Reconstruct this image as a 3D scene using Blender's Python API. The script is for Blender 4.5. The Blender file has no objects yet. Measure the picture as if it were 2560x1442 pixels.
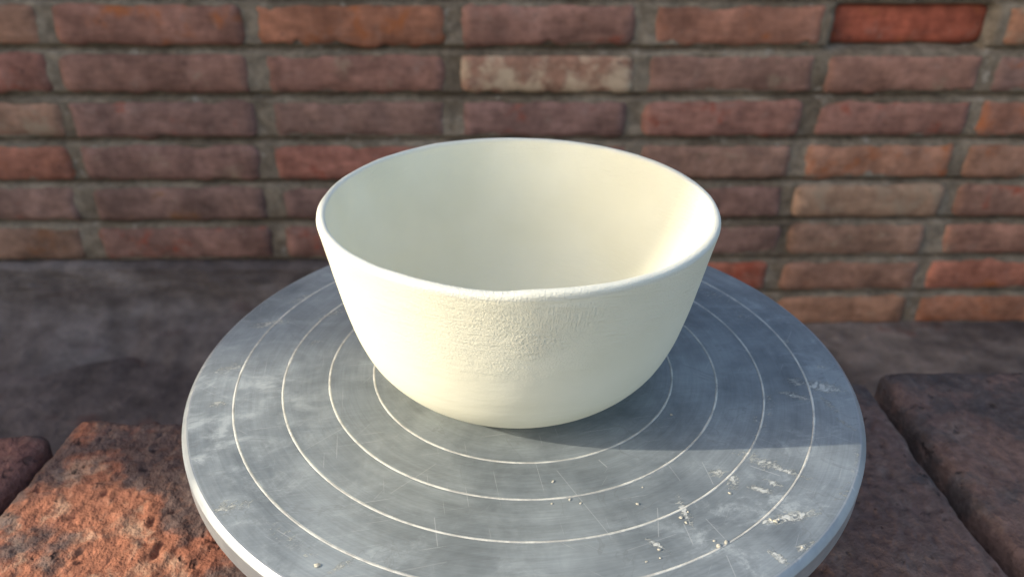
import bpy, bmesh, math, random
from mathutils import Vector, Matrix, noise

# ------------------------------------------------------------------ scene, camera, light
scene = bpy.context.scene
COL = scene.collection
R = math.radians
DISC_Z = 0.505            # top of the wheel head above the ground
CAM = Vector((-0.00532, -0.29773, DISC_Z + 0.205))

PITCH, ROLL = 0.50789, 0.00732
fwd = Vector((0, math.cos(PITCH), -math.sin(PITCH)))
up0 = Vector((0, math.sin(PITCH), math.cos(PITCH)))
rt0 = Vector((1, 0, 0))
rt = math.cos(ROLL) * rt0 + math.sin(ROLL) * up0
up = -math.sin(ROLL) * rt0 + math.cos(ROLL) * up0
cam_d = bpy.data.cameras.new('camera')
cam = bpy.data.objects.new('camera', cam_d)
COL.objects.link(cam)
m = Matrix((rt, up, -fwd)).transposed().to_4x4()
m.translation = CAM
cam.matrix_world = m
cam_d.sensor_width = 36.0
cam_d.lens = 36.0 * 1928.0 / 2560.0
cam_d.clip_start = 0.01
cam_d.clip_end = 500
cam_d.dof.use_dof = True
cam_d.dof.focus_distance = 0.285
cam_d.dof.aperture_fstop = 11.5
scene.camera = cam

SUN_EL, SUN_TRAVEL = R(26.0), R(10.0)
travel = Vector((math.cos(SUN_TRAVEL) * math.cos(SUN_EL), math.sin(SUN_TRAVEL) * math.cos(SUN_EL), -math.sin(SUN_EL)))
world = bpy.data.worlds.new('World')
scene.world = world
world.use_nodes = True
wn = world.node_tree.nodes
bgn = wn['Background']
sky = wn.new('ShaderNodeTexSky')
sky.sky_type = 'NISHITA'
sky.sun_disc = False
sky.sun_elevation = SUN_EL
sky.sun_rotation = math.atan2(-travel.x, -travel.y)
sky.dust_density = 3.2
sky.air_density = 1.0
sky.ozone_density = 1.0
world.node_tree.links.new(sky.outputs[0], bgn.inputs[0])
bgn.inputs[1].default_value = 0.15
sun_d = bpy.data.lights.new('sun', 'SUN')
sun_d.energy = 2.4
sun_d.angle = R(0.5)
sun_d.color = (1.0, 0.93, 0.79)
sun = bpy.data.objects.new('sun', sun_d)
COL.objects.link(sun)
sun.rotation_euler = travel.to_track_quat('-Z', 'Y').to_euler()
sun.location = (-3, -0.5, 3)

scene.view_settings.view_transform = 'Standard'
scene.view_settings.look = 'None'
scene.view_settings.exposure = 0.84
scene.view_settings.gamma = 1.0


# ------------------------------------------------------------------ helpers
def link(name, me, mat=None, parent=None, smooth=True):
    o = bpy.data.objects.new(name, me)
    COL.objects.link(o)
    if mat is not None and not me.materials:
        me.materials.append(mat)
    if parent is not None:
        o.parent = parent
    if smooth:
        me.polygons.foreach_set('use_smooth', [True] * len(me.polygons))
    return o


def pydata(name, v, f):
    me = bpy.data.meshes.new(name)
    me.from_pydata(v, [], f)
    me.update()
    return me


def empty(name, loc, label, cat, group=None):
    o = bpy.data.objects.new(name, None)
    COL.objects.link(o)
    o.location = loc
    o.empty_display_size = 0.02
    o['label'] = label
    o['category'] = cat
    if group:
        o['group'] = group
    return o


def N3(x, y, z):
    return noise.noise(Vector((x, y, z)))


def fbm(x, y, z, o=4):
    return noise.fractal(Vector((x, y, z)), 0.9, 2.1, o)


def sstep(a, b, x):
    t = min(1.0, max(0.0, (x - a) / (b - a)))
    return t * t * (3 - 2 * t)


class G:
    """small node graph writer"""

    def __init__(self, name):
        self.mat = bpy.data.materials.new(name)
        self.mat.use_nodes = True
        self.t = self.mat.node_tree
        self.n = self.t.nodes
        self.b = self.n['Principled BSDF']

    def put(self, sock, v):
        if v is None:
            return
        if isinstance(v, bpy.types.NodeSocket):
            self.t.links.new(v, sock)
        elif isinstance(v, (tuple, list)):
            if sock.type == 'RGBA' and len(v) == 3:
                v = (*v, 1.0)
            sock.default_value = v
        else:
            sock.default_value = v

    def math(self, op, a, b=None, c=None, clamp=False):
        d = self.n.new('ShaderNodeMath')
        d.operation = op
        d.use_clamp = clamp
        self.put(d.inputs[0], a)
        self.put(d.inputs[1], b)
        self.put(d.inputs[2], c)
        return d.outputs[0]

    def add(self, a, b): return self.math('ADD', a, b)
    def sub(self, a, b): return self.math('SUBTRACT', a, b)
    def mul(self, a, b): return self.math('MULTIPLY', a, b)
    def mx(self, a, b): return self.math('MAXIMUM', a, b)

    def vec(self, op, a, b=None):
        d = self.n.new('ShaderNodeVectorMath')
        d.operation = op
        self.put(d.inputs[0], a)
        if b is not None:
            self.put(d.inputs[1], b)
        return d.outputs['Value'] if op in ('LENGTH', 'DOT_PRODUCT', 'DISTANCE') else d.outputs[0]

    def obj(self):
        d = self.n.new('ShaderNodeTexCoord')
        return d.outputs['Object']

    def world(self):
        d = self.n.new('ShaderNodeNewGeometry')
        return d.outputs['Position']

    def xyz(self, v):
        d = self.n.new('ShaderNodeSeparateXYZ')
        self.put(d.inputs[0], v)
        return d.outputs[0], d.outputs[1], d.outputs[2]

    def comb(self, x, y, z):
        d = self.n.new('ShaderNodeCombineXYZ')
        for i, q in enumerate((x, y, z)):
            self.put(d.inputs[i], q)
        return d.outputs[0]

    def noise(self, v, scale, detail=3.0, rough=0.55, w=None, dist=0.0):
        d = self.n.new('ShaderNodeTexNoise')
        if w is not None:
            d.noise_dimensions = '4D'
            self.put(d.inputs['W'], w)
        self.put(d.inputs['Vector'], v)
        d.inputs['Scale'].default_value = scale
        d.inputs['Detail'].default_value = detail
        d.inputs['Roughness'].default_value = rough
        d.inputs['Distortion'].default_value = dist
        return d.outputs['Fac']

    def voronoi(self, v, scale, feature='F1'):
        d = self.n.new('ShaderNodeTexVoronoi')
        d.feature = feature
        self.put(d.inputs['Vector'], v)
        d.inputs['Scale'].default_value = scale
        return d.outputs['Distance']

    def ramp(self, x, a, b, lo=0.0, hi=1.0):
        d = self.n.new('ShaderNodeMapRange')
        d.interpolation_type = 'SMOOTHSTEP'
        self.put(d.inputs[0], x)
        d.inputs[1].default_value = a
        d.inputs[2].default_value = b
        d.inputs[3].default_value = lo
        d.inputs[4].default_value = hi
        return d.outputs[0]

    def mix(self, f, a, b):
        d = self.n.new('ShaderNodeMix')
        d.data_type = 'RGBA'
        self.put(d.inputs[0], f)
        self.put(d.inputs[6], a)
        self.put(d.inputs[7], b)
        return d.outputs[2]

    def scale_col(self, c, f):
        return self.vec('MULTIPLY', c, self.comb(f, f, f))

    def bump(self, h, dist, strength=1.0, normal=None):
        d = self.n.new('ShaderNodeBump')
        d.inputs['Strength'].default_value = strength
        d.inputs['Distance'].default_value = dist
        self.put(d.inputs['Height'], h)
        if normal is not None:
            self.put(d.inputs['Normal'], normal)
        return d.outputs[0]

    def attr(self, name):
        d = self.n.new('ShaderNodeAttribute')
        d.attribute_type = 'OBJECT'
        d.attribute_name = name
        return d

    def out(self, col=None, rough=None, metal=None, normal=None, spec=None):
        self.put(self.b.inputs['Base Color'], col)
        self.put(self.b.inputs['Roughness'], rough)
        self.put(self.b.inputs['Metallic'], metal)
        self.put(self.b.inputs['Normal'], normal)
        self.put(self.b.inputs['Specular IOR Level'], spec)
        return self.mat


# ------------------------------------------------------------------ materials
def wall_brick_material():
    g = G('wall_brick')
    oi = g.n.new('ShaderNodeObjectInfo')
    base, rnd = oi.outputs['Color'], oi.outputs['Random']
    w = g.mul(rnd, 40.0)
    p = g.obj()
    tint = g.attr('tint').outputs['Color']
    amt = g.attr('patch').outputs['Fac']
    big = g.noise(p, 14, 3, 0.6, w)
    mid = g.noise(p, 45, 4, 0.65, g.add(w, 7.0))
    fine = g.noise(p, 260, 3, 0.6, w)
    str_ = g.noise(g.vec('MULTIPLY', p, (30, 30, 150)), 1, 3, 0.6, w)
    c = g.scale_col(base, g.ramp(big, 0.3, 0.72, 0.72, 1.30))
    c = g.scale_col(c, g.ramp(mid, 0.25, 0.75, 0.72, 1.26))
    c = g.scale_col(c, g.ramp(str_, 0.25, 0.75, 0.86, 1.12))
    # fired / crusted patches of a second colour
    pm = g.ramp(g.add(g.mul(g.noise(p, 22, 4, 0.62, g.add(w, 19.0)), 1.0), g.mul(amt, 0.5)), 0.60, 0.78)
    pm = g.mul(pm, g.ramp(mid, 0.2, 0.55, 0.55, 1.0))
    c = g.mix(pm, c, tint)
    # pale dusty bloom and dark soot freckles
    bloom = g.ramp(g.noise(p, 30, 5, 0.7, g.add(w, 3.0)), 0.53, 0.78, 0.0, 0.55)
    c = g.mix(bloom, c, (0.36, 0.25, 0.20))
    dark = g.ramp(g.noise(p, 75, 3, 0.6, g.add(w, 11.0)), 0.62, 0.76, 0.0, 0.65)
    c = g.mix(dark, c, (0.06, 0.04, 0.038))
    h = g.add(g.mul(mid, 0.6), g.add(g.mul(fine, 0.25), g.mul(str_, 0.25)))
    return g.out(c, 0.9, 0.0, g.bump(h, 0.0035, 0.9), 0.25)


def mortar_material():
    g = G('mortar')
    p = g.world()
    a = g.noise(p, 9, 4, 0.6)
    b = g.noise(p, 60, 4, 0.65)
    f = g.noise(p, 420, 2, 0.6)
    c = g.mix(g.ramp(a, 0.35, 0.68), (0.170, 0.130, 0.090), (0.310, 0.250, 0.182))
    c = g.scale_col(c, g.ramp(b, 0.25, 0.75, 0.68, 1.28))
    c = g.mix(g.ramp(g.noise(p, 26, 4, 0.65), 0.60, 0.74, 0.0, 0.75), c, (0.46, 0.41, 0.34))
    h = g.add(g.mul(b, 0.6), g.mul(f, 0.4))
    return g.out(c, 0.95, 0.0, g.bump(h, 0.004, 0.9), 0.2)


def render_material():
    g = G('cement_render')
    p = g.world()
    a = g.noise(g.vec('MULTIPLY', p, (4, 4, 13)), 1, 4, 0.6)
    b = g.noise(p, 34, 4, 0.65)
    c = g.mix(g.ramp(a, 0.38, 0.64), (0.122, 0.096, 0.086), (0.240, 0.198, 0.176))
    c = g.mix(g.ramp(g.noise(g.vec('MULTIPLY', p, (6, 6, 20)), 1, 3, 0.6), 0.56, 0.72, 0, 0.6), c, (0.10, 0.05, 0.046))
    c = g.scale_col(c, g.ramp(b, 0.25, 0.75, 0.72, 1.25))
    x, y, z = g.xyz(p)
    top = g.ramp(g.add(z, g.mul(g.noise(p, 12, 3, 0.6), 0.06)), 0.165, 0.20, 0.0, 0.6)
    c = g.mix(g.mul(top, g.ramp(x, -0.28, -0.5)), c, (0.36, 0.35, 0.345))
    h = g.add(b, g.mul(g.noise(p, 180, 3, 0.6), 0.3))
    return g.out(c, 0.92, 0.0, g.bump(h, 0.005, 0.8), 0.25)


def ground_material():
    g = G('ground')
    p = g.world()
    x, y, z = g.xyz(p)
    a = g.noise(p, 5.5, 5, 0.6)
    b = g.noise(p, 26, 5, 0.65)
    c = g.mix(g.ramp(a, 0.36, 0.66), (0.095, 0.076, 0.068), (0.230, 0.185, 0.155))
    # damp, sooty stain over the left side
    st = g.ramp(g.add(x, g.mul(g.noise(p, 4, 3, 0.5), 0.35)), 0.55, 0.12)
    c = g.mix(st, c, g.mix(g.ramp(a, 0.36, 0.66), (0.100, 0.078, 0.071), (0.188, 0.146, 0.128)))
    c = g.mix(g.ramp(g.noise(g.vec('ADD', p, (3.1, 1.2, 0)), 11, 4, 0.6), 0.60, 0.72, 0, 0.6), c, (0.15, 0.060, 0.042))
    c = g.mix(g.ramp(g.noise(p, 45, 3, 0.6), 0.66, 0.76, 0, 0.7), c, (0.25, 0.21, 0.18))
    c = g.scale_col(c, g.ramp(b, 0.25, 0.75, 0.66, 1.34))
    # unseen ground in front of the ledge, made paler to bounce light
    bounce_ground = g.ramp(g.add(y, g.mul(g.noise(p, 3, 3, 0.6), 0.06)), -0.16, -0.24)
    c = g.mix(bounce_ground, c, g.mix(g.ramp(b, 0.3, 0.7), (0.15, 0.145, 0.13), (0.22, 0.21, 0.19)))
    return g.out(c, 0.9, 0.0, g.bump(b, 0.012, 0.8), 0.25)


def paver_material(name, red, dark_amt):
    g = G(name)
    p = g.obj()
    a = g.noise(p, 13, 4, 0.6)
    b = g.noise(p, 42, 5, 0.65, dist=0.3)
    f = g.noise(p, 180, 4, 0.65)
    ff = g.noise(p, 600, 2, 0.6)
    c = g.mix(g.ramp(a, 0.35, 0.65), red[0], red[1])
    c = g.mix(g.ramp(b, 0.50, 0.66, 0, 0.8), c, red[2])
    # soot patches, plus shade painted in towards the wall
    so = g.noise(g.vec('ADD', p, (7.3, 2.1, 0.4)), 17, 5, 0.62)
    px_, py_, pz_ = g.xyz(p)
    so = g.add(so, g.mul(g.ramp(py_, -0.05, 0.12), 0.20))      # soot and shade put into the colour, heavier at the wall end
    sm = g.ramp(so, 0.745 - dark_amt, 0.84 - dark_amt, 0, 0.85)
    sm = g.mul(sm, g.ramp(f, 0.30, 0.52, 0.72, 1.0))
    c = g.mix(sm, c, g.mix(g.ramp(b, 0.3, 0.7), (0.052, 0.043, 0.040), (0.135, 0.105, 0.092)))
    # dark pores
    pore = g.ramp(g.noise(p, 120, 3, 0.65), 0.36, 0.27, 0, 0.7)
    pore2 = g.ramp(g.noise(g.vec('ADD', p, (1.3, 4.2, 0.7)), 62, 3, 0.6), 0.35, 0.27, 0, 0.6)
    c = g.mix(g.mx(pore, pore2), c, (0.038, 0.028, 0.025))
    c = g.scale_col(c, g.ramp(f, 0.25, 0.75, 0.70, 1.30))
    h = g.sub(g.add(g.mul(f, 0.55), g.mul(ff, 0.18)), g.add(g.mul(pore, 0.5), g.mul(pore2, 0.7)))
    return g.out(c, 0.9, 0.0, g.bump(h, 0.004, 1.0), 0.3)


def bowl_material():
    g = G('unglazed_white_clay')
    p = g.obj()
    x, y, z = g.xyz(p)
    th = g.math('ARCTAN2', y, x)
    rad = g.math('SQRT', g.add(g.mul(x, x), g.mul(y, y)))
    warp = g.noise(p, 60, 3, 0.6)
    wx = g.mul(g.sub(warp, 0.5), 0.0035)
    ths = g.mul(th, 0.078)                       # arc length in metres
    # horizontal brushing, slightly slanted
    zs = g.add(g.add(z, g.mul(ths, 0.16)), wx)
    hor = g.noise(g.comb(g.mul(ths, 120), g.mul(zs, 900), 0.0), 1, 3, 0.6)
    ver = g.noise(g.comb(g.mul(g.add(ths, wx), 1500), g.mul(z, 170), 3.0), 1, 3, 0.6)
    grain = g.noise(p, 1350, 3, 0.6)
    clot = g.noise(p, 880, 3, 0.65)
    # where the brushed slip is thick: upper band of the front
    zb = g.add(z, g.mul(g.sub(g.noise(p, 38, 3, 0.6), 0.5), 0.030))
    zb = g.sub(zb, g.mul(g.add(th, 1.45), 0.006))
    band = g.ramp(zb, 0.040, 0.058)
    outer = g.ramp(g.sub(rad, g.add(g.mul(z, 0.22), 0.0575)), -0.004, 0.0)   # outside face only
    band = g.mul(g.mul(band, outer), g.ramp(th, -2.15, -1.62, 0.40, 1.0))
    def blob(t0, z0, st, sz):
        a = g.mul(g.sub(th, t0), 1.0 / st)
        b = g.mul(g.sub(z, z0), 1.0 / sz)
        d = g.math('SQRT', g.add(g.mul(a, a), g.mul(b, b)))
        return g.ramp(g.add(d, g.mul(g.sub(g.noise(p, 110, 3, 0.6), 0.5), 0.9)), 1.1, 0.2)
    rough = g.mul(g.mx(blob(-1.50, 0.0630, 0.17, 0.011), g.mul(blob(-1.55, 0.071, 0.30, 0.013), 0.5)), outer)
    vst = g.mul(g.mul(blob(-1.36, 0.0735, 0.24, 0.011), outer), g.ramp(z, 0.0790, 0.0770))
    h = g.add(g.mul(g.mul(hor, band), 0.38), g.mul(g.mul(grain, g.add(g.mul(band, 0.27), 0.035)), 1.0))
    h = g.add(h, g.mul(g.mul(clot, rough), 0.9))
    h = g.add(h, g.mul(g.mul(ver, vst), 0.7))
    low = g.noise(g.comb(g.mul(ths, 50), g.mul(z, 260), 5.0), 1, 3, 0.6)
    h = g.add(h, g.mul(low, 0.20))
    rimtop = g.ramp(z, 0.0795, 0.0808)
    h = g.add(h, g.mul(g.mul(g.noise(p, 1500, 2, 0.6), rimtop), 0.18))
    blot = g.noise(p, 28, 3, 0.5)
    c = g.mix(g.ramp(blot, 0.3, 0.7), (0.815, 0.780, 0.600), (0.855, 0.822, 0.650))
    c = g.mix(g.mul(rimtop, 0.6), c, (0.76, 0.755, 0.66))
    c = g.mix(g.mul(rough, g.ramp(clot, 0.55, 0.40, 0, 0.25)), c, (0.70, 0.66, 0.50))
    return g.out(c, 0.88, 0.0, g.bump(h, 0.00110, 1.0), 0.25)


def wheel_material():
    g = G('scuffed_aluminium')
    p = g.obj()
    x, y, z = g.xyz(p)
    r = g.math('SQRT', g.add(g.mul(x, x), g.mul(y, y)))
    th = g.math('ARCTAN2', y, x)
    # concentric machining / wiping marks in polar space
    pol = g.comb(g.mul(r, 1500), g.mul(th, 2.2), 0.0)
    ring = g.noise(pol, 1, 3, 0.65, dist=0.0)
    pol2 = g.comb(g.mul(r, 260), g.mul(th, 3.0), 4.0)
    ring2 = g.noise(pol2, 1, 4, 0.65)
    # straight wiping marks across the plate
    ux = g.add(g.mul(x, 0.985), g.mul(y, 0.17))
    uy = g.sub(g.mul(y, 0.985), g.mul(x, 0.17))
    wipe = g.noise(g.comb(g.mul(ux, 38), g.mul(uy, 1500), 1.0), 1, 4, 0.65)
    cloud = g.noise(p, 19, 5, 0.62, dist=0.5)
    cloud2 = g.noise(g.vec('ADD', p, (3.2, 8.1, 0)), 42, 5, 0.65, dist=0.8)
    vein = g.math('ABSOLUTE', g.sub(g.noise(g.vec('ADD', p, (1.2, 5.1, 0)), 22, 4, 0.6, dist=1.2), 0.5))
    base = g.mix(g.ramp(cloud, 0.32, 0.66), (0.185, 0.206, 0.212), (0.292, 0.318, 0.318))
    base = g.scale_col(base, g.ramp(cloud2, 0.28, 0.72, 0.88, 1.12))
    base = g.scale_col(base, g.ramp(ring2, 0.3, 0.7, 0.92, 1.08))
    base = g.scale_col(base, g.ramp(wipe, 0.25, 0.75, 0.95, 1.06))
    base = g.scale_col(base, g.ramp(ring, 0.25, 0.75, 0.93, 1.08))
    vm = g.mul(g.ramp(vein, 0.012, 0.0, 0, 0.45), g.ramp(cloud2, 0.42, 0.62))
    base = g.mix(vm, base, (0.18, 0.19, 0.185))
    # pale clay film, stronger towards the rim
    brk = g.noise(g.comb(g.mul(g.add(ux, g.mul(uy, 0.5)), 330), g.mul(g.sub(uy, g.mul(ux, 0.4)), 620), 0.0), 1, 6, 0.75, dist=0.8)
    film_n = g.noise(g.comb(g.mul(ux, 48), g.mul(uy, 70), 2.0), 1, 6, 0.70, dist=0.6)
    film = g.mul(g.mul(g.ramp(film_n, 0.49, 0.70), g.ramp(brk, 0.35, 0.6, 0.25, 1.0)), g.mx(g.ramp(r, 0.075, 0.140, 0.05, 0.75), g.ramp(g.vec('DISTANCE', p, (0.095, -0.100, 0.0)), 0.075, 0.015, 0.0, 1.5)))
    film = g.math('MINIMUM', g.add(film, g.mul(g.ramp(g.vec('DISTANCE', p, (-0.128, -0.045, 0.0)), 0.065, 0.01, 0.0, 0.7), g.ramp(film_n, 0.42, 0.66))), 1.0)
    # dried clay smears
    sm = None
    smears = [  # x, y (cm), half length, half width (cm), angle deg, strength
        (9.3, -6.7, 1.0, 0.35, -32, .75), (9.9, -7.1, 1.1, 0.14, -30, .9), (7.4, -7.35, .34, .22, 20, .9),
        (7.9, -7.75, .45, .20, 70, .9), (8.8, -8.25, .42, .16, -20, 1), (9.4, -7.9, .3, .16, -35, 1),
        (5.75, -9.35, .65, .16, 98, 1), (8.9, -9.78, .45, .16, 5, 1.1), (9.6, -9.58, .95, .22, 17, 1),
        (4.5, -10.9, .42, .12, -38, .9), (8.55, -11.45, .55, .15, -50, 1), (9.5, -11.0, .22, .15, 0, 1),
        (9.9, -10.8, .2, .12, 30, 1), (12.2, -8.2, .9, .5, 40, .45), (13.1, -6.9, 1.0, .28, 70, .6),
        (12.3, -1.4, .45, .32, 0, .8), (13.4, -1.8, .9, .38, -18, .95), (12.0, -2.45, .65, .20, -25, .9),
        (13.9, -.2, .25, .16, 0, .8), (13.2, -3.0, .5, .2, -70, .7), (13.4, -4.3, .5, .16, -50, .6),
        (10.75, -2.6, .4, .22, 70, .55), (9.9, -4.4, .32, 1.1, -22, .45), (10.5, -3.5, .3, 1.2, -14, .35),
        (-13.1, -3.3, .35, .22, 10, .8), (-10.9, -9.4, 1.0, .3, 22, .7), (-6.1, -11.9, .5, .16, 40, .7),
        (-13.5, -.7, .9, .3, 24, .6), (-12.8, 3.2, .9, .25, 20, .8), (-9.9, 1.6, .6, .2, 30, .5),
        (-9.6, 4.4, 1.1, .25, 35, .6), (-11.7, 5.8, 1.3, .35, 42, .5), (12.9, 1.9, .3, .2, 0, .6),
        (10.5, 6.5, 1.4, .5, -40, .5), (11.6, 4.2, 1.2, .6, -50, .35), (-8.1, -10.8, 1.3, .35, -35, .4)]
    for (sx, sy, hl, hw, an, k) in smears:
        ca, sa = math.cos(R(an)), math.sin(R(an))
        dx, dy = g.sub(x, sx * .01), g.sub(y, sy * .01)
        a = g.mul(g.add(g.mul(dx, ca), g.mul(dy, sa)), 100.0 / hl)
        b = g.mul(g.sub(g.mul(dy, ca), g.mul(dx, sa)), 100.0 / hw)
        d = g.math('SQRT', g.add(g.mul(a, a), g.mul(b, b)))
        q = g.mul(g.ramp(d, 2.1, 0.0), k)
        sm = q if sm is None else g.mx(sm, q)
    smear = g.ramp(g.add(g.mul(sm, 0.80), g.mul(g.sub(brk, 0.5), 2.6)), 0.40, 0.78)
    smear = g.mul(smear, g.ramp(sm, 0.05, 0.3))
    # a few long hairline scratches
    sc = None
    for (ax, ay, bx, by, k) in [(1.21, -7.18, 2.99, -10.66, .45), (6.93, -6.71, 7.12, -7.99, .6), (4.81, -9.15, 4.62, -10.6, .6),
                                (6.43, -9.67, 6.9, -10.63, .6), (6.78, -11.33, 6.88, -12.26, .6), (2.9, -6.65, 3.2, -7.08, .9),
                                (-3.25, -9.7, -2.99, -11.08, .5), (8.74, -6.9, 9.8, -7.5, .8), (5.6, -9.91, 5.75, -10.9, .6),
                                (-9.0, -6.5, -7.2, -4.6, .3), (-5.0, -8.6, -3.4, -6.9, .3), (3.4, -11.2, 5.3, -10.4, .4),
                                (-4.5, -12.2, -2.6, -11.7, .3), (5.5, -6.7, 5.9, -7.8, .4)]:
        L = math.hypot(bx - ax, by - ay)
        ca, sa = (bx - ax) / L, (by - ay) / L
        dx, dy = g.sub(x, ax * .01), g.sub(y, ay * .01)
        a = g.mul(g.add(g.mul(dx, ca), g.mul(dy, sa)), 100.0 / L)
        b = g.math('ABSOLUTE', g.add(g.sub(g.mul(dy, ca), g.mul(dx, sa)), g.mul(g.sub(g.noise(p, 30, 1), .5), 0.0012)))
        q = g.mul(g.ramp(b, 0.00026, 0.00008), g.mul(g.ramp(a, 0.0, 0.05), g.ramp(a, 1.0, 0.95)))
        q = g.mul(q, k * 0.55)
        sc = q if sc is None else g.mx(sc, q)
    # many short faint ones
    def hair(ang, seed, th_):
        ca, sa = math.cos(R(ang)), math.sin(R(ang))
        a = g.add(g.mul(x, ca), g.mul(y, sa))
        b = g.sub(g.mul(y, ca), g.mul(x, sa))
        n = g.noise(g.comb(g.mul(a, 32), g.mul(b, 1900), seed), 1, 1, 0.5)
        return g.ramp(n, th_, th_ + 0.06)
    hairs = g.mx(g.mx(hair(100, 1.0, .735), hair(62, 2.0, .745)), g.mx(hair(12, 3.0, .72), hair(-32, 4.0, .735)))
    sc = g.mx(sc, g.mul(hairs, 0.35))
    dust = g.math('MINIMUM', g.add(g.mul(film, 0.42), smear), 1.0)
    col = g.mix(g.mul(film, 0.72), base, (0.46, 0.495, 0.49))
    col = g.mix(sc, col, (0.62, 0.62, 0.58))
    col = g.mix(g.mul(smear, 0.92), col, (0.62, 0.62, 0.565))
    metal = g.mul(g.sub(1.0, g.mx(dust, sc)), 0.22)
    rough = g.add(0.40, g.add(g.mul(g.ramp(ring, .3, .7), 0.10), g.mul(dust, 0.35)))
    h = g.add(g.mul(ring, 0.5), g.add(g.mul(wipe, 0.35), g.add(g.mul(smear, 2.5), g.mul(brk, g.mul(smear, 1.5)))))
    return g.out(col, rough, metal, g.bump(h, 0.00010, 0.9), 0.28)


def side_metal_material():
    g = G('turned_aluminium_edge')
    p = g.obj()
    x, y, z = g.xyz(p)
    th = g.math('ARCTAN2', y, x)
    n = g.noise(g.comb(g.mul(th, 6), g.mul(z, 900), 0), 1, 3, 0.6)
    b = g.noise(p, 45, 4, 0.6)
    c = g.mix(g.ramp(b, 0.35, 0.65), (0.29, 0.31, 0.32), (0.39, 0.405, 0.40))
    c = g.mix(g.ramp(g.noise(p, 120, 3, .6), 0.6, 0.7, 0, 0.5), c, (0.68, 0.66, 0.60))
    return g.out(c, g.ramp(n, .3, .7, .40, .55), 0.45, g.bump(n, 0.00012, 0.8), 0.5)


def groove_material():
    g = G('clay_filled_groove')
    p = g.obj()
    n = g.noise(p, 90, 4, 0.65)
    c = g.mix(g.ramp(n, 0.36, 0.62), (0.44, 0.43, 0.39), (0.70, 0.685, 0.61))
    return g.out(c, 0.8, 0.1, g.bump(g.noise(p, 900, 3, .6), 0.0003, 0.8), 0.3)


def simple(name, c1, c2, sc, rough=0.85, metal=0.0, bd=0.0004):
    g = G(name)
    p = g.obj()
    n = g.noise(p, sc, 4, 0.6)
    return g.out(g.mix(g.ramp(n, .35, .65), c1, c2), rough, metal, g.bump(n, bd, 0.8), 0.3)


M_BRICK = wall_brick_material()
M_MORTAR = mortar_material()
M_RENDER = render_material()
M_GROUND = ground_material()
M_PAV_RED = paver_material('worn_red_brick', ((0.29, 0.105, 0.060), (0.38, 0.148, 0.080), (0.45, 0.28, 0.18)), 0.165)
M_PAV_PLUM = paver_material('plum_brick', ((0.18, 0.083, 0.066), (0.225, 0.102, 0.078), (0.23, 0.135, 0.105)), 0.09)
M_PAV_DARK = paver_material('sooty_brick', ((0.165, 0.100, 0.080), (0.205, 0.120, 0.090), (0.22, 0.148, 0.115)), 0.13)
M_BOWL = bowl_material()
M_WHEEL = wheel_material()
M_EDGE = side_metal_material()
M_GROOVE = groove_material()
M_IRON = simple('grey_cast_iron', (0.10, 0.11, 0.12), (0.16, 0.17, 0.18), 40, 0.5, 0.5)
M_CRUMB = simple('dry_clay_crumb', (0.46, 0.42, 0.33), (0.62, 0.58, 0.47), 900, 0.9, 0.0, 0.0003)
M_PLASTER = simple('plaster', (0.40, 0.37, 0.33), (0.50, 0.47, 0.42), 3, 0.9, 0.0, 0.01)

# ------------------------------------------------------------------ ground (one sheet to the horizon)
def axis(n, inner, outer):
    k = math.log(outer / inner * 12)
    return [math.copysign(inner * 0.35 * (math.exp(abs(t) * math.log(1 + outer / (inner * 0.35))) - 1), t)
            for t in [(-1 + 2 * i / (n - 1)) for i in range(n)]]

n = 171
ax = axis(n, 1.2, 60.0)
gv, gf = [], []
for j in range(n):
    for i in range(n):
        X, Y = ax[i], ax[j] + 0.6
        h = 0.006 * fbm(X * 5, Y * 5, 1.0) + 0.003 * fbm(X * 18, Y * 18, 4.0) if abs(X) < 3 and abs(Y) < 3 else 0
        gv.append((X, Y, h))
for j in range(n - 1):
    for i in range(n - 1):
        a = j * n + i
        gf.append((a, a + 1, a + n + 1, a + n))
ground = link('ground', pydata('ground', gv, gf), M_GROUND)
ground['kind'] = 'structure'

# ------------------------------------------------------------------ brick wall
PSI, WD = -0.02852, 1.1390
wn_ = Vector((math.sin(PSI), math.cos(PSI), 0))
wu_ = Vector((math.cos(PSI), -math.sin(PSI), 0))
wall = empty('brick_wall', (CAM.x + wn_.x * WD, CAM.y + wn_.y * WD, 0.0),
             'old red brick wall with recessed grey mortar joints behind the bowl', 'wall')
wall.rotation_euler = (0, 0, -PSI)
# local frame: x along the wall, y into the wall (0 = brick faces), z up
CZ = CAM.z


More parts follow.
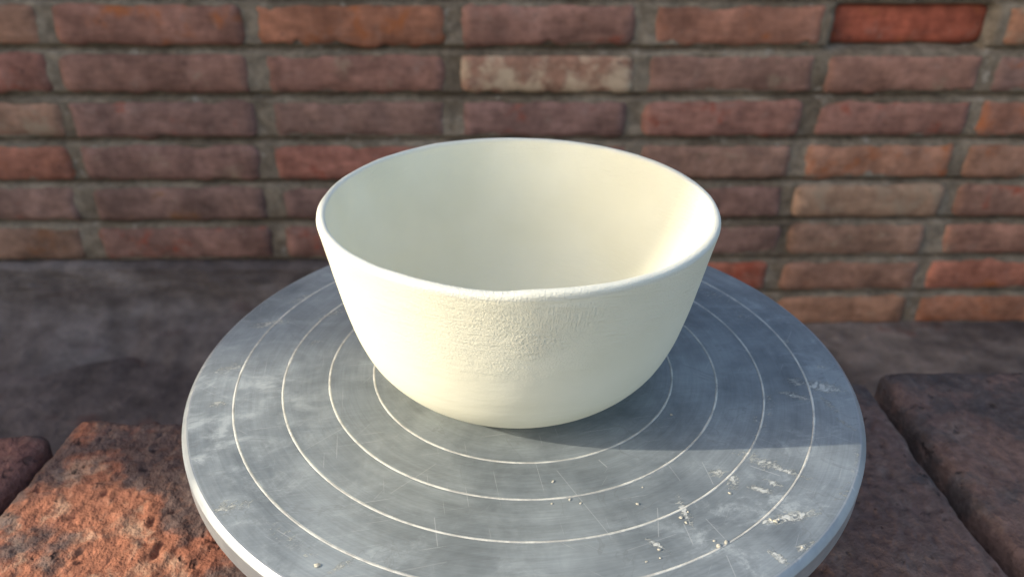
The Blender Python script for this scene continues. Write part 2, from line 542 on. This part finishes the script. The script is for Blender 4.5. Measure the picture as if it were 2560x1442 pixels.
def brick_mesh(w, h, seed, rag=1.0, nx=26, nz=7, depth=0.05, hollow=0.0):
    rng = random.Random(seed)
    s = seed * 13.37
    v, f = [], []
    notch = [(rng.uniform(-.45, .45) * w, rng.uniform(.004, .012), rng.uniform(.001, .006) * rag) for _ in range(rng.choice((1, 2, 3, 4)))]
    skew = rng.uniform(-.0015, .0015)
    cr = rng.uniform(.006, .016)
    for j in range(nz + 1):
        for i in range(nx + 1):
            tu, tv = i / nx * 2 - 1, j / nz * 2 - 1
            # concentrate samples near the edges
            tu = math.copysign(1 - (1 - abs(tu)) ** 1.15, tu)
            tv = math.copysign(1 - (1 - abs(tv)) ** 1.35, tv)
            X, Z = tu * w / 2, tv * h / 2
            # rounded corners
            cx, cz = max(0, abs(X) - (w / 2 - cr)), max(0, abs(Z) - (h / 2 - cr))
            if cx > 0 and cz > 0:
                L = math.hypot(cx, cz)
                k = max(cx, cz) / L
                X = math.copysign(w / 2 - cr + cx * k, X)
                Z = math.copysign(h / 2 - cr + cz * k, Z)
            ex, ez = abs(tu), abs(tv)
            # ragged outline
            if tv < 0:
                a = ez ** 2
                dz = .0034 * rag * fbm(X * 60, s, 1.5, 4) + .0024 * N3(X * 18, s, 8.0)
                for (nxp, nw, nd) in notch:
                    dz += nd * math.exp(-((X - nxp) / nw) ** 2)
                Z += a * dz
            else:
                Z += ez ** 2 * (.0022 * rag * fbm(X * 45, s, 3.5, 3) + .0016 * N3(X * 14, s, 2.0))
            X += math.copysign(ex ** 2 * .0036 * fbm(Z * 70, s, 5.5, 3), tu)
            Z += skew * tu
            # face relief: rounded arrises, low lumps
            dx, dz_ = w / 2 - abs(X), h / 2 - abs(Z)
            ed = max(0.0, min(dx, dz_))
            y = .0070 * math.exp(-ed / .0042)
            y += .0022 * fbm(X * 22, Z * 30, s, 4) + .0009 * fbm(X * 90, Z * 110, s + 3, 3)
            if hollow:
                y += hollow
            v.append((X, y, Z))
    W = nx + 1
    for j in range(nz):
        for i in range(nx):
            a = j * W + i
            f.append((a, a + 1, a + W + 1, a + W))
    loop = [i for i in range(W)] + [j * W + nx for j in range(1, nz + 1)] + [nz * W + i for i in range(nx - 1, -1, -1)] + [j * W for j in range(nz - 1, 0, -1)]
    b0 = len(v)
    for a in loop:
        v.append((v[a][0], depth, v[a][2]))
    for k in range(len(loop)):
        k2 = (k + 1) % len(loop)
        f.append((loop[k2], loop[k], b0 + k, b0 + k2))
    f.append(tuple(b0 + k for k in range(len(loop)))[::-1])
    return pydata('brick', v, f)


# colours: mauve brown is the rule; the others are exceptions seen in the wall
MAUVE = [(.170, .088, .078), (.185, .094, .080), (.160, .092, .086), (.200, .098, .080), (.175, .100, .090)]
DEEP = [(.145, .088, .086), (.150, .090, .090)]
OR = (.42, .135, .050)
RED = (.36, .080, .042)
TAN = (.38, .27, .18)
CREAM = (.64, .47, .31)
BROWN = (.225, .125, .090)
spec = {
    ('A', 0): ((.23, .12, .085), TAN, .1), ('A', 1): ((.20, .090, .075), OR, .22), ('A', 2): ((.27, .100, .058), OR, .18),
    ('A', 3): ((.20, .098, .085), RED, .1), ('A', 4): ((.25, .105, .075), OR, .08), ('A', 5): ((.27, .040, .016), OR, .05),
    ('A', 6): ((.33, .15, .09), TAN, .15),
    ('B', 0): ((.20, .080, .070), RED, .12), ('B', 1): ((.19, .095, .082), TAN, .05), ('B', 2): ((.20, .095, .082), TAN, .05),
    ('B', 3): ((.24, .125, .09), CREAM, .37), ('B', 4): ((.19, .105, .092), TAN, .08), ('B', 5): ((.21, .105, .088), TAN, .08),
    ('C', 0): ((.26, .15, .11), TAN, .18), ('C', 1): ((.155, .088, .085), RED, .06), ('C', 2): ((.155, .092, .085), TAN, .05),
    ('C', 3): ((.150, .085, .085), RED, .06), ('C', 4): ((.22, .10, .088), RED, .10), ('C', 5): ((.19, .088, .078), RED, .10),
    ('C', 6): ((.23, .10, .075), OR, .22),
    ('D', 0): ((.24, .085, .060), OR, .15), ('D', 1): ((.155, .085, .080), TAN, .06), ('D', 2): ((.23, .082, .066), RED, .10),
    ('D', 4): ((.19, .110, .090), TAN, .08), ('D', 5): ((.26, .125, .085), OR, .22), ('D', 6): ((.24, .125, .09), OR, .08),
    ('E', 0): ((.165, .100, .092), RED, .1), ('E', 1): ((.135, .082, .078), (.28, .13, .055), .12), ('E', 2): ((.14, .085, .085), TAN, 0),
    ('E', 4): ((.17, .095, .088), TAN, .03), ('E', 5): ((.24, .155, .11), TAN, .26), ('E', 6): ((.20, .105, .085), RED, .12),
    ('F', 0): ((.175, .105, .080), (.26, .115, .055), .18), ('F', 1): ((.150, .080, .074), RED, .16), ('F', 2): ((.16, .080, .074), RED, .1),
    ('F', 4): ((.155, .092, .086), TAN, .04), ('F', 5): ((.21, .125, .095), TAN, .06), ('F', 6): ((.23, .110, .085), TAN, .05),
    ('G', 4): ((.30, .085, .055), RED, .2), ('G', 5): ((.22, .115, .085), OR, .06), ('G', 6): ((.28, .090, .060), OR, .14),
    ('H', 4): ((.24, .105, .070), RED, .06), ('H', 5): ((.25, .125, .080), TAN, .06), ('H', 6): ((.28, .110, .065), OR, .12),
}
# measured joints (cm along the wall): left and right end of the seven bricks seen in each course
edges = {
    'A': [(-87, -63.6), (-61.3, -35.2), (-33.1, -6.6), (-4.1, 20.5), (23.4, 48.0), (49.8, 72.7), (74.5, 98.2)],
    'B': [(-88, -64.0), (-62.2, -35.3), (-32.7, -6.8), (-4.5, 21.0), (23.1, 47.9), (49.7, 72.9), (74.8, 98.5)],
    'C': [(-88, -63.8), (-62.6, -35.4), (-32.8, -7.0), (-4.5, 20.3), (23.0, 47.3), (49.5, 73.1), (74.9, 98.8)],
    'D': [(-88, -64.5), (-62.7, -35.7), (-33.6, -7.2), (-4.6, 20.9), (23.1, 46.7), (49.3, 72.5), (74.6, 98.4)],
    'E': [(-89, -65.3), (-62.5, -35.8), (-33.3, -7.2), (-4.4, 20.6), (23.0, 46.7), (48.6, 72.8), (75.1, 99.0)],
    'F': [(-90, -66.1), (-63.2, -35.8), (-33.6, -7.0), (-4.4, 20.8), (23.2, 47.6), (48.9, 71.5), (75.2, 99.5)],
    'G': [(-90, -65.5), (-63.0, -35.5), (-33.2, -6.8), (-4.4, 20.6), (22.8, 46.6), (49.0, 72.3), (74.1, 98.5)],
    'H': [(-89, -65.0), (-62.8, -35.9), (-33.4, -7.0), (-4.5, 20.9), (23.0, 48.3), (49.3, 71.9), (74.0, 98.2)]}
rng = random.Random(4)
PITCHZ = 0.0680
zbot = CZ - 0.2370 + 0.0           # bottom of course A
MORTAR_CELLS = []


def add_brick(x0, x1, zb, ht, key, seed, rag=1.0, hollow=0.0):
    w = (x1 - x0)
    me = brick_mesh(w, ht, seed, rag, hollow=hollow)
    o = link('brick', me, M_BRICK, wall)
    o.location = ((x0 + x1) / 2, rng.uniform(-.0015, .0015), zb + ht / 2)
    o.rotation_euler = (0, rng.uniform(-.003, .003), rng.uniform(-.004, .004))
    base, tint, amt = spec.get(key, (random.Random(seed).choice(MAUVE + DEEP + [BROWN]), random.Random(seed + 1).choice([RED, TAN, OR, TAN]), random.Random(seed + 2).uniform(0, .14)))
    mean = (.185, .104, .087)
    base = tuple((q * .62 + m_ * .38) * k_ for q, m_, k_ in zip(base, mean, (1.66, 1.64, 1.40)))
    o.color = (*base, 1)
    o['tint'] = tint
    o['patch'] = amt
    return o


seed = 1
rows = 'HGFEDCBA'
for k in range(15):
    r = rows[k] if k < 8 else None
    zb = zbot - 7 * PITCHZ + k * PITCHZ
    ed = edges[r] if r else [(a + rng.uniform(-.5, .5), b + rng.uniform(-.5, .5)) for a, b in edges['A']]
    ed = [(ed[0][0] - 2.4 - 25, ed[0][0] - 2.4)] + list(ed) + [(ed[-1][1] + 2.2, ed[-1][1] + 26.5)]
    ed = [(ed[0][0] - 27.2, ed[0][0] - 2.4)] + ed + [(ed[-1][1] + 2.2, ed[-1][1] + 26.5)]
    for c, (a, b) in enumerate(ed):
        seed += 1
        col = c - 2
        key = (r, col) if r else None
        ht = 0.0550 + rng.uniform(-.0012, .0012)
        rag = 1.7 if key in (('A', 2), ('A', 4), ('A', 3)) else 1.0
        hol = 0.0
        if key == ('A', 5):
            hol = 0.022
            rag = .4
        add_brick(a / 100, b / 100, zb + 0.0015, ht, key, seed, rag, hol)

# mortar body: a slab whose front is a rough recessed skin
nx, nz = 430, 260
X0, X1, Z0, Z1 = -1.46, 1.56, -0.03, zbot + 7 * PITCHZ + 0.055
v, f = [], []
allrows = [zbot - 7 * PITCHZ + k * PITCHZ for k in range(15)]
for j in range(nz + 1):
    for i in range(nx + 1):
        X = X0 + (X1 - X0) * i / nx
        Z = Z0 + (Z1 - Z0) * j / nz
        # joints tooled: bed mortar stands fuller on top of each course and falls back under the next one
        ph = ((Z - allrows[0]) / PITCHZ) % 1.0
        t = sstep(.86, .985, ph)
        y = 0.0052 + 0.0190 * t + .0030 * fbm(X * 16, Z * 30, 7.7, 4) + .0012 * fbm(X * 70, Z * 80, 2.7, 3)
        rc_ = sstep(.494, .503, X) * sstep(.732, .723, X) * sstep(-.004, .003, Z - zbot) * sstep(.061, .054, Z - zbot)
        v.append((X, max(.003, y) + .034 * rc_, Z))
W = nx + 1
for j in range(nz):
    for i in range(nx):
        a = j * W + i
        f.append((a, a + 1, a + W + 1, a + W))
loop = list(range(W)) + [j * W + nx for j in range(1, nz + 1)] + [nz * W + i for i in range(nx - 1, -1, -1)] + [j * W for j in range(nz - 1, 0, -1)]
b0 = len(v)
for a in loop:
    v.append((v[a][0], .12, v[a][2]))
for k in range(len(loop)):
    k2 = (k + 1) % len(loop)
    f.append((loop[k2], loop[k], b0 + k, b0 + k2))
f.append(tuple(b0 + k for k in range(len(loop)))[::-1])
link('mortar', pydata('mortar', v, f), M_MORTAR, wall)

# smeared cement over the lowest courses on the left
nx, nz = 170, 60
X0, X1, Z0, Z1 = -1.40, 0.02, -0.02, zbot - 5 * PITCHZ - 0.004
v, f = [], []
for j in range(nz + 1):
    for i in range(nx + 1):
        X = X0 + (X1 - X0) * i / nx
        tz = j / nz
        Z = Z0 + (Z1 - Z0) * tz + tz * (.004 * fbm(X * 22, 4.4, .3, 4))
        e = sstep(0.0, .10, X1 - X) * sstep(0, .010, (1 - tz) * (Z1 - Z0) + .002)
        y = .003 - .0125 * e + .0055 * fbm(X * 7, Z * 16, 3.1, 4) + .002 * fbm(X * 40, Z * 50, 9.1, 3)
        y -= (.11 + .07 * fbm(X * 7, 1.1, .2, 3)) * max(0.0, 1 - Z / (.075 + .03 * N3(X * 6, 2.2, .1))) ** 2.6 * e      # fillet down to the ground
        v.append((X, y, Z))
W = nx + 1
for j in range(nz):
    for i in range(nx):
        a = j * W + i
        f.append((a, a + 1, a + W + 1, a + W))
loop = list(range(W)) + [j * W + nx for j in range(1, nz + 1)] + [nz * W + i for i in range(nx - 1, -1, -1)] + [j * W for j in range(nz - 1, 0, -1)]
b0 = len(v)
for a in loop:
    v.append((v[a][0], .030, v[a][2]))
for k in range(len(loop)):
    k2 = (k + 1) % len(loop)
    f.append((loop[k2], loop[k], b0 + k, b0 + k2))
f.append(tuple(b0 + k for k in range(len(loop)))[::-1])
link('cement_render', pydata('cement_render', v, f), M_RENDER, wall)

# ------------------------------------------------------------------ house wall out of view to the left: its corner throws the shade
YB, XB, RAKE = -0.5660, -3.30, -0.15        # the raked end of the wall at the height the sunlight passes it
zr = 1.634 + DISC_Z
ends = [(z_, YB + RAKE * (z_ - zr)) for z_ in (-.05, 1.0, 2.0, 3.4)]
v = [(x_, y_, z_) for x_ in (XB - .30, XB) for z_, y_ in ends + [(3.4, 6.5), (-.05, 6.5)]]
nE = len(ends) + 2
f = [tuple(range(nE)), tuple(range(nE, 2 * nE))[::-1]] + [(k, k + nE, (k + 1) % nE + nE, (k + 1) % nE) for k in range(nE)]
me = pydata('house_wall', v, f)
bm = bmesh.new()
bm.from_mesh(me)
bmesh.ops.recalc_face_normals(bm, faces=bm.faces)
bm.to_mesh(me)
bm.free()
HW = link('house_wall', me, M_PLASTER, smooth=False)
HW['kind'] = 'structure'

# ------------------------------------------------------------------ brick ledge under the wheel
PAV_Z = DISC_Z - 0.085
ledge = empty('brick_ledge', (0, 0, 0), 'low ledge topped with worn old bricks carrying the metal wheel', 'ledge')


def paver(name, x0, x1, y0, y1, th, seed, mat, res, amp=1.0, edge=None):
    """worn brick: dense top sheet with rounded, broken edges; sides run down to a flat bottom"""
    w, d = x1 - x0, y1 - y0
    s = seed * 7.77
    v, f = [], []
    nx = res
    ny = max(8, int(res * d / w))
    for j in range(ny + 1):
        for i in range(nx + 1):
            tu, tv = i / nx * 2 - 1, j / ny * 2 - 1
            tu = math.copysign(1 - (1 - abs(tu)) ** 1.12, tu)
            tv = math.copysign(1 - (1 - abs(tv)) ** 1.12, tv)
            X, Y = tu * w / 2, tv * d / 2
            cr = .009
            cx, cy = max(0, abs(X) - (w / 2 - cr)), max(0, abs(Y) - (d / 2 - cr))
            if cx > 0 and cy > 0:
                L = math.hypot(cx, cy)
                k = max(cx, cy) / L
                X = math.copysign(w / 2 - cr + cx * k, X)
                Y = math.copysign(d / 2 - cr + cy * k, Y)
            a, b = abs(tu) ** 6, abs(tv) ** 6
            X += math.copysign(a, tu) * amp * (.0035 * fbm(Y * 28, s, 1.0, 4) + .002 * N3(Y * 9, s, 4.0))
            Y += math.copysign(b, tv) * amp * (.0065 * fbm(X * 26, s, 2.0, 4) + .004 * N3(X * 8, s, 6.0))
            ed = max(0.0, min(w / 2 - abs(tu) * w / 2, d / 2 - abs(tv) * d / 2))
            rr = .0055 + .003 * N3(X * 30, Y * 30, s)
            z = -.006 * math.exp(-ed / rr * 1.9)
            z += amp * (.0015 * fbm(X * 20, Y * 20, s, 4) + .0014 * fbm(X * 170, Y * 170, s + 2, 4))
            pit = fbm(X * 120, Y * 120, s + 9, 3)
            z -= amp * .0028 * sstep(.45, .85, pit)
            v.append((X, Y, z))
    W = nx + 1
    for j in range(ny):
        for i in range(nx):
            a = j * W + i
            f.append((a, a + 1, a + W + 1, a + W))
    loop = list(range(W)) + [j * W + nx for j in range(1, ny + 1)] + [ny * W + i for i in range(nx - 1, -1, -1)] + [j * W for j in range(ny - 1, 0, -1)]
    prev = loop
    for q in (.35, .7, 1.0):
        b0 = len(v)
        for a in loop:
            x_, y_, z_ = v[a]
            o_ = amp * .0015 * fbm(x_ * 40, y_ * 40, q * 9 + s, 3)
            v.append((x_ * (1 + o_ / .12), y_ * (1 + o_ / .12), -th * q + z_ * (1 - q)))
        cur = list(range(b0, b0 + len(loop)))
        for k in range(len(loop)):
            k2 = (k + 1) % len(loop)
            f.append((prev[k2], prev[k], cur[k], cur[k2]))
        prev = cur
    f.append(tuple(prev)[::-1])
    o = link('brick', pydata('brick', v, f), mat, ledge)
    o.location = ((x0 + x1) / 2, (y0 + y1) / 2, PAV_Z)
    return o


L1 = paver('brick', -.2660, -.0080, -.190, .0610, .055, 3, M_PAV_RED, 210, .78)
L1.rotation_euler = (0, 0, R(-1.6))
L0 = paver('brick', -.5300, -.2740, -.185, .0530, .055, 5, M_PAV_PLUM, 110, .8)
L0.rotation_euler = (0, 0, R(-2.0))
R1 = paver('brick', .0060, .2290, -.170, .1040, .055, 8, M_PAV_DARK, 110, .7)
R1.rotation_euler = (0, 0, R(3.0))
R2 = paver('brick', .2370, .4900, -.160, .1220, .055, 11, M_PAV_DARK, 90, .6)
R2.rotation_euler = (0, 0, R(2.0))
for o, lab in ((L1, 'orange red pitted brick, sunlit at its front'), ):
    o['label'] = lab
# body of the ledge
bm = bmesh.new()
bmesh.ops.create_cube(bm, size=1)
bmesh.ops.scale(bm, vec=(1.10, 0.215, PAV_Z - 0.052 + 0.02), verts=bm.verts)
bmesh.ops.bevel(bm, geom=bm.edges[:], offset=0.008, segments=2, affect='EDGES')
me = bpy.data.meshes.new('ledge_body')
bm.to_mesh(me)
bm.free()
lb = link('ledge_body', me, M_RENDER, ledge)
lb.location = (0, -.075, (PAV_Z - 0.052 - 0.02) / 2)

# ------------------------------------------------------------------ banding wheel
wheel = empty('banding_wheel', (0, 0, PAV_Z), 'grey scuffed aluminium turntable with four concentric rings under the bowl', 'turntable')
TOP = DISC_Z - PAV_Z      # 0.085


def lathe(name, prof, n, mat, parent, closed=False, fn=None, zoff=0.0):
    v, f = [], []
    for (r, z) in prof:
        for i in range(n):
            a = 2 * math.pi * i / n
            x, y, zz = r * math.cos(a), r * math.sin(a), z + zoff
            if fn:
                x, y, zz = fn(x, y, zz, a, r)
            v.append((x, y, zz))
    m_ = len(prof)
    for k in range(m_ - 1 + (1 if closed else 0)):
        k2 = (k + 1) % m_
        for i in range(n):
            j = (i + 1) % n
            f.append((k * n + i, k * n + j, k2 * n + j, k2 * n + i))
    if not closed:
        f.append(tuple(range(n))[::-1])
        f.append(tuple((m_ - 1) * n + i for i in range(n)))
    me_ = pydata(name, v, f)
    bm_ = bmesh.new()
    bm_.from_mesh(me_)
    bmesh.ops.recalc_face_normals(bm_, faces=bm_.faces)
    bm_.to_mesh(me_)
    bm_.free()
    return link(name, me_, mat, parent)


RINGS = (0.06855, 0.08824, 0.10836, 0.12874)
GW = 0.00046
RO = 0.1494
prof = [(0.002, 0.0)]
for rr in RINGS:
    prof += [(rr - GW - .0001, 0.0), (rr - GW, -.00008), (rr - GW * .8, -.0006), (rr + GW * .8, -.0006), (rr + GW, -.00008), (rr + GW + .0001, 0.0)]
prof += [(.1460, 0.0), (.1466, -.00012)]
# the head: its plate with the turned chamfer and side as separate part
plate = lathe('wheel_plate', [(0.002, -.010)] + [(.1464, -.010), (.1466, -.004)] + prof[::-1], 256, M_WHEEL, wheel, zoff=0.0)
plate.location = (0, 0, TOP)
plate.data.set_sharp_from_angle(angle=R(15))
rim = lathe('wheel_edge', [(.1466, -.00012), (.1472, -.0002), (.1490, -.0018), (RO, -.0024), (RO, -.0105), (.1486, -.0120), (.1470, -.0125), (.1466, -.0120)], 256, M_EDGE, wheel, closed=True)
rim.location = (0, 0, TOP)
rim.data.set_sharp_from_angle(angle=R(24))
# clay caught in the four scribed rings
for rr in RINGS:
    def wob(x, y, z, a, r, rr=rr):
        k = (r - rr) / GW
        wv = 1 + .22 * N3(math.cos(a) * 9, math.sin(a) * 9, rr * 70) + .18 * N3(math.cos(a) * 60, math.sin(a) * 60, rr * 70)
        zz = z * (1 + .8 * N3(math.cos(a) * 45, math.sin(a) * 45, 3 + rr * 40)) if z > 0 else z
        r2 = rr + k * GW * wv
        return r2 * math.cos(a), r2 * math.sin(a), zz
    gr = lathe('ring_groove', [(rr - GW * 1.0, -.00002), (rr - GW * .6, .00007), (rr, .00010), (rr + GW * .6, .00007), (rr + GW * 1.0, -.00002), (rr + GW * .75, -.0005), (rr - GW * .75, -.0005)], 420, M_GROOVE, wheel, closed=True, fn=wob)
    gr.location = (0, 0, TOP)
lathe('spindle', [(.02, TOP - .010), (.05, TOP - .0105), (.05, TOP - .018), (.026, TOP - .026), (.022, .030), (.025, .022)], 64, M_IRON, wheel)
lathe('foot', [(.02, .024), (.030, .0235), (.060, .017), (.072, .010), (.075, .004), (.073, .0012)], 96, M_IRON, wheel)

# ------------------------------------------------------------------ the bowl
bowl_pts = [(0.0, 4.72), (.06, 4.85), (.20, 5.03), (.41, 5.30), (.97, 5.95), (1.79, 6.61), (2.84, 7.09), (4.06, 7.44), (5.69, 7.79), (7.31, 8.11), (7.75, 8.205)]


def spline(P, n):
    out = []
    for k in range(len(P) - 1):
        p0 = P[max(0, k - 1)]; p1 = P[k]; p2 = P[k + 1]; p3 = P[min(len(P) - 1, k + 2)]
        def tang(a, b, c):
            d1 = (b[1] - a[1]) / (b[0] - a[0]) if b[0] != a[0] else None
            d2 = (c[1] - b[1]) / (c[0] - b[0]) if c[0] != b[0] else None
            if d1 is None: return d2
            if d2 is None: return d1
            return .5 * (d1 + d2)
        m1, m2 = tang(p0, p1, p2), tang(p1, p2, p3)
        h = p2[0] - p1[0]
        for q in range(n):
            t = q / n
            r_ = (2 * t ** 3 - 3 * t ** 2 + 1) * p1[1] + (t ** 3 - 2 * t * t + t) * h * m1 + (-2 * t ** 3 + 3 * t * t) * p2[1] + (t ** 3 - t * t) * h * m2
            out.append((r_, p1[0] + t * h))
    out.append((P[-1][1], P[-1][0]))
    return out


outer = spline(bowl_pts, 7)
H = 8.12
rim_arc = [(8.245, 7.95), (8.232, 8.03), (8.19, 8.085), (8.12, H), (8.03, H + .008), (7.95, H), (7.905, 8.085), (7.875, 8.02)]
inner_pts = [(7.90, 7.845), (7.4, 7.72), (6.6, 7.53), (5.2, 7.17), (4.0, 6.75), (2.9, 6.22), (2.0, 5.45), (1.4, 4.6), (1.0, 3.5), (.82, 2.2), (.76, .9)]
inner_pts_up = sorted(inner_pts)
inner = spline([(z, r) for z, r in inner_pts_up], 6)[::-1]
bprof = [(.5, .16), (3.6, .15), (4.25, .10), (4.5, .0)] + outer + rim_arc + inner + [(.25, .75)]
bprof = [(r * .01, z * .01) for r, z in bprof]


def warp(x, y, z, a, r):
    up_ = (z / .081) ** 2
    k = 1 + up_ * (.004 * math.cos(2 * (a + 1.2)) + .0016 * N3(math.cos(a) * 2.2, math.sin(a) * 2.2, 1.0))
    k += .0010 * N3(math.cos(a) * 3, math.sin(a) * 3, z * 90) + .0005 * N3(math.cos(a) * 1.2, math.sin(a) * 1.2, z * 500)
    dz = up_ * (.0006 * N3(math.cos(a) * 1.7, math.sin(a) * 1.7, 5.0) + .00025 * N3(math.cos(a) * 7, math.sin(a) * 7, 6.0))
    da = (a - (2 * math.pi + R(-97)) + math.pi) % (2 * math.pi) - math.pi
    fr = max(0.0, math.cos(a - R(-92)))
    dz += up_ ** 2 * .0021 * fr ** 1.6
    dz -= up_ ** 3 * .0010 * math.exp(-(da / R(9)) ** 2)
    return x * k, y * k, z + dz


bowl = lathe('bowl', bprof, 400, M_BOWL, None, fn=warp)
bowl.location = (-.0031, 0, DISC_Z + .00012)
bowl['label'] = 'unglazed cream white clay bowl standing on the grey turntable'
bowl['category'] = 'bowl'

# ------------------------------------------------------------------ crumbs of dry clay on the plate
crumbs = [(6.27, -3.83, 1.0), (4.11, -9.03, 1.2), (4.4, -8.15, .7), (5.71, -9.91, 1.1), (5.56, -9.68, 1.3), (4.55, -11.14, 1.1),
          (4.53, -11.51, .8), (4.04, -11.65, .8), (6.62, -10.96, 1.6), (6.91, -10.8, 1.5), (6.50, -10.72, .9), (8.91, -9.82, 1.6),
          (8.75, -9.72, 1.0), (7.61, -8.44, 1.2), (1.07, -7.89, 1.1), (.98, -9.03, .9), (1.65, -8.82, 1.2), (2.04, -8.99, .9),
          (-6.92, -11.92, 1.7), (9.46, -10.99, 1.0), (5.88, -9.38, .9), (9.05, -9.74, .8)]
rc = random.Random(9)
CR_LABEL = {0: 'lone clay crumb lying inside the blue shadow of the bowl, right of it',
            1: 'clay crumb between the second and third rings, front right of the bowl',
            2: 'small clay speck just outside the second ring, front right of the bowl',
            7: 'small clay crumb nearest the front edge among those right of centre',
            8: 'large clay crumb sitting on the outermost ring at front right',
            9: 'large clay crumb beside the outermost ring, right of its neighbour on the ring',
            10: 'small clay crumb just behind the pair on the outermost ring at front right',
            11: 'large clay crumb at the left end of the white smear near the right front rim',
            13: 'clay crumb by the white smears between third and outermost rings on the right',
            14: 'tiny clay crumb inside the second ring straight in front of the bowl',
            15: 'tiny clay crumb just outside the second ring straight in front of the bowl',
            16: 'clay crumb touching the front of the second ring, middle one of three',
            17: 'small clay crumb right of the one touching the front of the second ring',
            18: 'lone clay crumb near the outermost ring at the front left of the turntable',
            19: 'clay crumb nearest to the right front edge of the turntable'}
for i, (cx, cy, s) in enumerate(crumbs):
    bm = bmesh.new()
    bmesh.ops.create_icosphere(bm, subdivisions=2, radius=.00042 * s)
    for vv in bm.verts:
        c = vv.co * 1400
        vv.co *= 1 + .75 * N3(c.x * 1.3 + i * 5, c.y * 1.3, c.z * 1.3)
        vv.co.z *= .50
        vv.co.x *= 1.35
    me = bpy.data.meshes.new('clay_crumb')
    bm.to_mesh(me)
    bm.free()
    o = link('clay_crumb', me, M_CRUMB)
    o.location = (cx * .01, cy * .01, DISC_Z + .00018 * s)
    o.rotation_euler = (0, 0, rc.uniform(0, 6.28))
    o['label'] = CR_LABEL.get(i, 'tiny pale clay crumb in the scatter on the sunlit front right of the turntable')
    o['category'] = 'crumb'
    o['group'] = 'clay crumbs scattered on the turntable'
